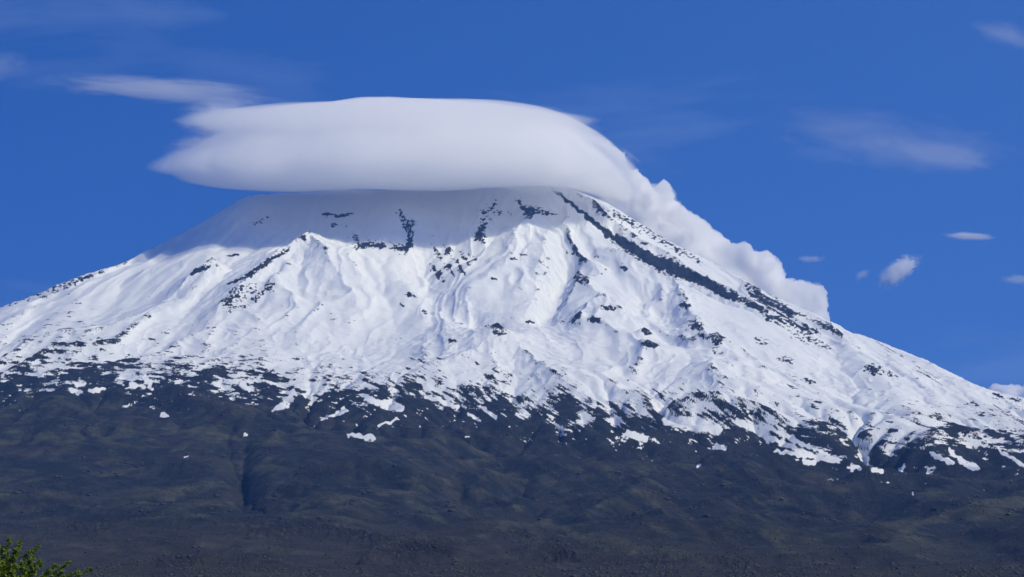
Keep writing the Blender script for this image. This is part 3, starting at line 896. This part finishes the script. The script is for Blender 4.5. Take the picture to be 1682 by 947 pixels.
# soft streaky rims of the big cloud
for k, (p0, p1, hf, Yc, dp, dn, sc3) in enumerate([
        ((255, 262), (420, 240), 34, 13300, 420, 0.0045, (2.0, 2, 5.0)),
        ((300, 205), (430, 200), 42, 13450, 380, 0.0040, (1.6, 2, 5.5)),
        ((330, 300), (680, 314), 13, 13300, 300, 0.008, (2.0, 2, 3.0)),
        ((820, 180), (1010, 232), 26, 13500, 380, 0.0045, (2.0, 2, 4.0)),
        ((930, 215), (1075, 330), 42, 13700, 380, 0.0045, (2.0, 2, 4.0)),
        ((740, 298), (1010, 308), 26, 13050, 220, 0.0075, (1.6, 2, 2.0))]):
    wisp('streaky_rim', p0, p1, hf, Yc, dp, wisp_mat('rim_%d' % k, dn, sc3, 0.05, 50 + k * 3), None, big)

# ------------------------------------------------------------------ tree at the lower left
def tube_bm(bm, pts, radii, n=7):
    prev = None
    for i, (p, r) in enumerate(zip(pts, radii)):
        p = Vector(p)
        d = (Vector(pts[min(i + 1, len(pts) - 1)]) - Vector(pts[max(i - 1, 0)])).normalized()
        u_ = d.cross(Vector((0.3, 1, 0.1))).normalized(); w_ = d.cross(u_)
        ring = [bm.verts.new(p + (u_ * math.cos(2 * math.pi * k / n) + w_ * math.sin(2 * math.pi * k / n)) * r) for k in range(n)]
        if prev:
            for k in range(n):
                bm.faces.new((prev[k], prev[(k + 1) % n], ring[(k + 1) % n], ring[k]))
        prev = ring
    bm.faces.new(prev)

def simple_mat(name, c0, c1, scale=8.0, translucent=0.0, rough=0.6):
    m, t = new_mat(name)
    Nn = t.nodes.new; Lk = t.links.new
    o = Nn('ShaderNodeOutputMaterial'); b = Nn('ShaderNodeBsdfPrincipled')
    tc = Nn('ShaderNodeTexCoord'); n = Nn('ShaderNodeTexNoise'); n.inputs['Scale'].default_value = scale; n.inputs['Detail'].default_value = 4
    Lk(tc.outputs['Object'], n.inputs['Vector'])
    r = Nn('ShaderNodeValToRGB'); Lk(n.outputs['Fac'], r.inputs[0])
    r.color_ramp.elements[0].position = 0.35; r.color_ramp.elements[1].position = 0.65
    r.color_ramp.elements[0].color = (*c0, 1); r.color_ramp.elements[1].color = (*c1, 1)
    Lk(r.outputs[0], b.inputs['Base Color']); b.inputs['Roughness'].default_value = rough
    if translucent:
        tr = Nn('ShaderNodeBsdfTranslucent'); Lk(r.outputs[0], tr.inputs['Color'])
        mx = Nn('ShaderNodeMixShader'); mx.inputs[0].default_value = translucent
        Lk(b.outputs[0], mx.inputs[1]); Lk(tr.outputs[0], mx.inputs[2]); Lk(mx.outputs[0], o.inputs['Surface'])
    else:
        Lk(b.outputs[0], o.inputs['Surface'])
    return m

import bmesh
TD = 60.0
rnd = random.Random(7)
tree = bpy.data.objects.new('leafy_tree', None); C.objects.link(tree)
fork = Vector(at(-8, 990, TD)); fork.z = 2.1
tree.location = (fork.x, TD, 0.0)
tree['label'] = 'bright green leafy tree with upright shoots at the lower left corner'
tree['category'] = 'tree'
def at_tree(px, py, dy):
    p = Vector(at(px, py, TD + dy)); return p - tree.location
bm = bmesh.new()
base = Vector((0, 0, -0.3))
tube_bm(bm, [base, Vector((0.03, 0, 0.5)), Vector((-0.02, 0.02, 1.3)), Vector((0, 0, 2.2))], [0.17, 0.135, 0.115, 0.09], 10)
shoots = [(-60, 880), (-42, 872), (-28, 890), (-12, 878), (4, 899), (16, 884), (26, 903), (35, 888), (48, 905), (62, 896), (66, 927), (80, 940), (94, 927), (106, 938),
          (114, 923), (128, 938), (140, 952), (152, 934), (-75, 900), (-95, 910), (-110, 930), (165, 958), (50, 930), (20, 920), (-20, 915), (-50, 920)]
leaves = []
for i, (sx_, sy_) in enumerate(shoots):
    for rep_ in range(2 if i < 16 else 1):
        dy = rnd.uniform(-0.9, 0.9) if rep_ else rnd.uniform(-0.35, 0.35)
        tip = at_tree(sx_ + rep_ * rnd.uniform(-9, 9), sy_ + rep_ * rnd.uniform(8, 34), dy)
        lean = tip.x * 0.42
        midp = Vector((lean * 0.75 + rnd.uniform(-0.05, 0.05), dy * 0.55, 1.9 + 0.55 * (tip.z - 1.9)))
        start = Vector((0, 0, 1.3 + rnd.uniform(0, 0.9)))
        pts = []
        for k in range(9):
            t_ = k / 8
            pts.append(start * (1 - t_) ** 2 + midp * 2 * t_ * (1 - t_) + tip * t_ * t_)
        tube_bm(bm, pts, [0.045 * (1 - k / 8) + 0.006 for k in range(9)], 5)
        for k in range(420):
            t_ = 1 - rnd.random() ** 1.35 * 0.62
            c = start * (1 - t_) ** 2 + midp * 2 * t_ * (1 - t_) + tip * t_ * t_
            spread = 0.05 + 0.34 * (1 - t_)
            knot = math.floor(t_ * 26) * 2.399 + i
            off = Vector((math.cos(knot), math.sin(knot), 0.2)) * spread * 0.75
            leaves.append(c + off + Vector((rnd.gauss(0, 1), rnd.gauss(0, 1), rnd.gauss(0, 0.8))) * (0.028 + spread * 0.16))
me = bpy.data.meshes.new('trunk'); bm.to_mesh(me); bm.free()
for p in me.polygons: p.use_smooth = True
me.materials.append(simple_mat('bark', (0.06, 0.045, 0.03), (0.13, 0.10, 0.075), 9))
tr_o = bpy.data.objects.new('trunk', me); C.objects.link(tr_o); tr_o.parent = tree
V = []; F = []
for c in leaves:
    L_ = rnd.uniform(0.036, 0.062); W_ = L_ * 0.5
    d = Vector((rnd.gauss(0, 1), rnd.gauss(0, 1), rnd.gauss(0.1, 0.6))).normalized()
    s_ = d.cross(Vector((rnd.gauss(0, 1), rnd.gauss(0, 1), rnd.gauss(0, 1)))).normalized()
    nn = s_.cross(d)
    if nn.dot(sun_dir) < 0: s_ = -s_; nn = -nn
    up_ = nn * L_ * 0.18
    b_ = len(V)
    V += [c - d * L_, c + s_ * W_ + up_, c + d * L_, c - s_ * W_ + up_]
    F += [(b_, b_ + 1, b_ + 2), (b_, b_ + 2, b_ + 3)]
me = bpy.data.meshes.new('crown'); me.from_pydata([tuple(v_) for v_ in V], [], F)
me.materials.append(simple_mat('fresh_leaves', (0.12, 0.20, 0.014), (0.26, 0.34, 0.025), 2.5, 0.35, 0.5))
cr_o = bpy.data.objects.new('crown', me); C.objects.link(cr_o); cr_o.parent = tree

# ------------------------------------------------------------------ loose lava blocks and low scrub on the foothills
def scatter(name, label, n, seed, size, mat, weight, flat=0.6, yr=(3300, 7600)):
    r = np.random.RandomState(seed)
    y = yr[0] * (yr[1] / yr[0]) ** r.rand(n * 6)
    a = r.uniform(-0.36, 0.36, n * 6)
    j = np.interp(a, A, np.arange(nA)).astype(int); i = np.interp(y, R, np.arange(nR)).astype(int)
    keep = r.rand(n * 6) < weight[i, j]
    y, a, i, j = y[keep][:n], a[keep][:n], i[keep][:n], j[keep][:n]
    x = a * y
    z = sample_mesh(H, x, y)
    m = len(x)
    phi = (1 + 5 ** 0.5) / 2
    ico = np.array([(-1, phi, 0), (1, phi, 0), (-1, -phi, 0), (1, -phi, 0), (0, -1, phi), (0, 1, phi), (0, -1, -phi), (0, 1, -phi), (phi, 0, -1), (phi, 0, 1), (-phi, 0, -1), (-phi, 0, 1)]) / 1.9
    fc = np.array([(0, 11, 5), (0, 5, 1), (0, 1, 7), (0, 7, 10), (0, 10, 11), (1, 5, 9), (5, 11, 4), (11, 10, 2), (10, 7, 6), (7, 1, 8), (3, 9, 4), (3, 4, 2), (3, 2, 6), (3, 6, 8), (3, 8, 9), (4, 9, 5), (2, 4, 11), (6, 2, 10), (8, 6, 7), (9, 8, 1)])
    sz = size[0] * (size[1] / size[0]) ** (r.rand(m) ** 2.2)
    P_ = ico[None] * (1 + r.uniform(-0.35, 0.35, (m, 12, 1)))
    th = r.rand(m) * 6.28
    c_, s_ = np.cos(th)[:, None], np.sin(th)[:, None]
    st = r.uniform(0.7, 1.7, m)[:, None]
    X_ = P_[..., 0] * st; Y_ = P_[..., 1]
    co = np.stack([(X_ * c_ - Y_ * s_) * sz[:, None] + x[:, None], (X_ * s_ + Y_ * c_) * sz[:, None] + y[:, None], P_[..., 2] * sz[:, None] * flat + (z + sz * flat * 0.25)[:, None]], -1).reshape(-1, 3)
    f = (fc[None] + (np.arange(m) * 12)[:, None, None]).reshape(-1).astype(np.int32)
    me = bpy.data.meshes.new(name)
    me.vertices.add(len(co)); me.vertices.foreach_set('co', co.astype(np.float32).ravel())
    me.loops.add(len(f)); me.loops.foreach_set('vertex_index', f)
    me.polygons.add(len(f) // 3); me.polygons.foreach_set('loop_start', np.arange(0, len(f), 3, dtype=np.int32))
    me.update(calc_edges=True)
    me.materials.append(mat)
    o = bpy.data.objects.new(name, me); C.objects.link(o)
    o['kind'] = 'stuff'; o['label'] = label
    return o
wl = np.clip(lava * 0.8 + 0.03 + 0.25 * smooth(0.1, 0.4, fbm(PX / 60, PY / 14, 4, 410)), 0, 1) * (PY > 800)
scatter('lava_boulders', 'dark loose lava boulders strewn over the foothills', 10000, 3, (1.2, 6.0), simple_mat('lava_rock', (0.016, 0.017, 0.020), (0.060, 0.055, 0.052), 0.05), wl)
ws = np.clip(0.12 + 0.6 * smooth(0.05, 0.3, fbm(PX / 80, PY / 20, 4, 414)), 0, 1) * (PY > 780)
scatter('scrub', 'low dark scrub dotted over the lower slopes', 9000, 5, (1.6, 4.5), simple_mat('scrub_leaf', (0.018, 0.026, 0.012), (0.045, 0.055, 0.022), 0.06), ws, 0.8)
wo = smooth(0.12, 0.4, fbm(PX / 50, PY / 16, 5, 418)) * (D > 30) * (PY < 860)
scatter('rock_outcrops', 'dark rock outcrops breaking through the lower slopes', 5000, 9, (3.0, 13.0), bpy.data.materials['lava_rock'], wo, 0.45, (5200, 9800))
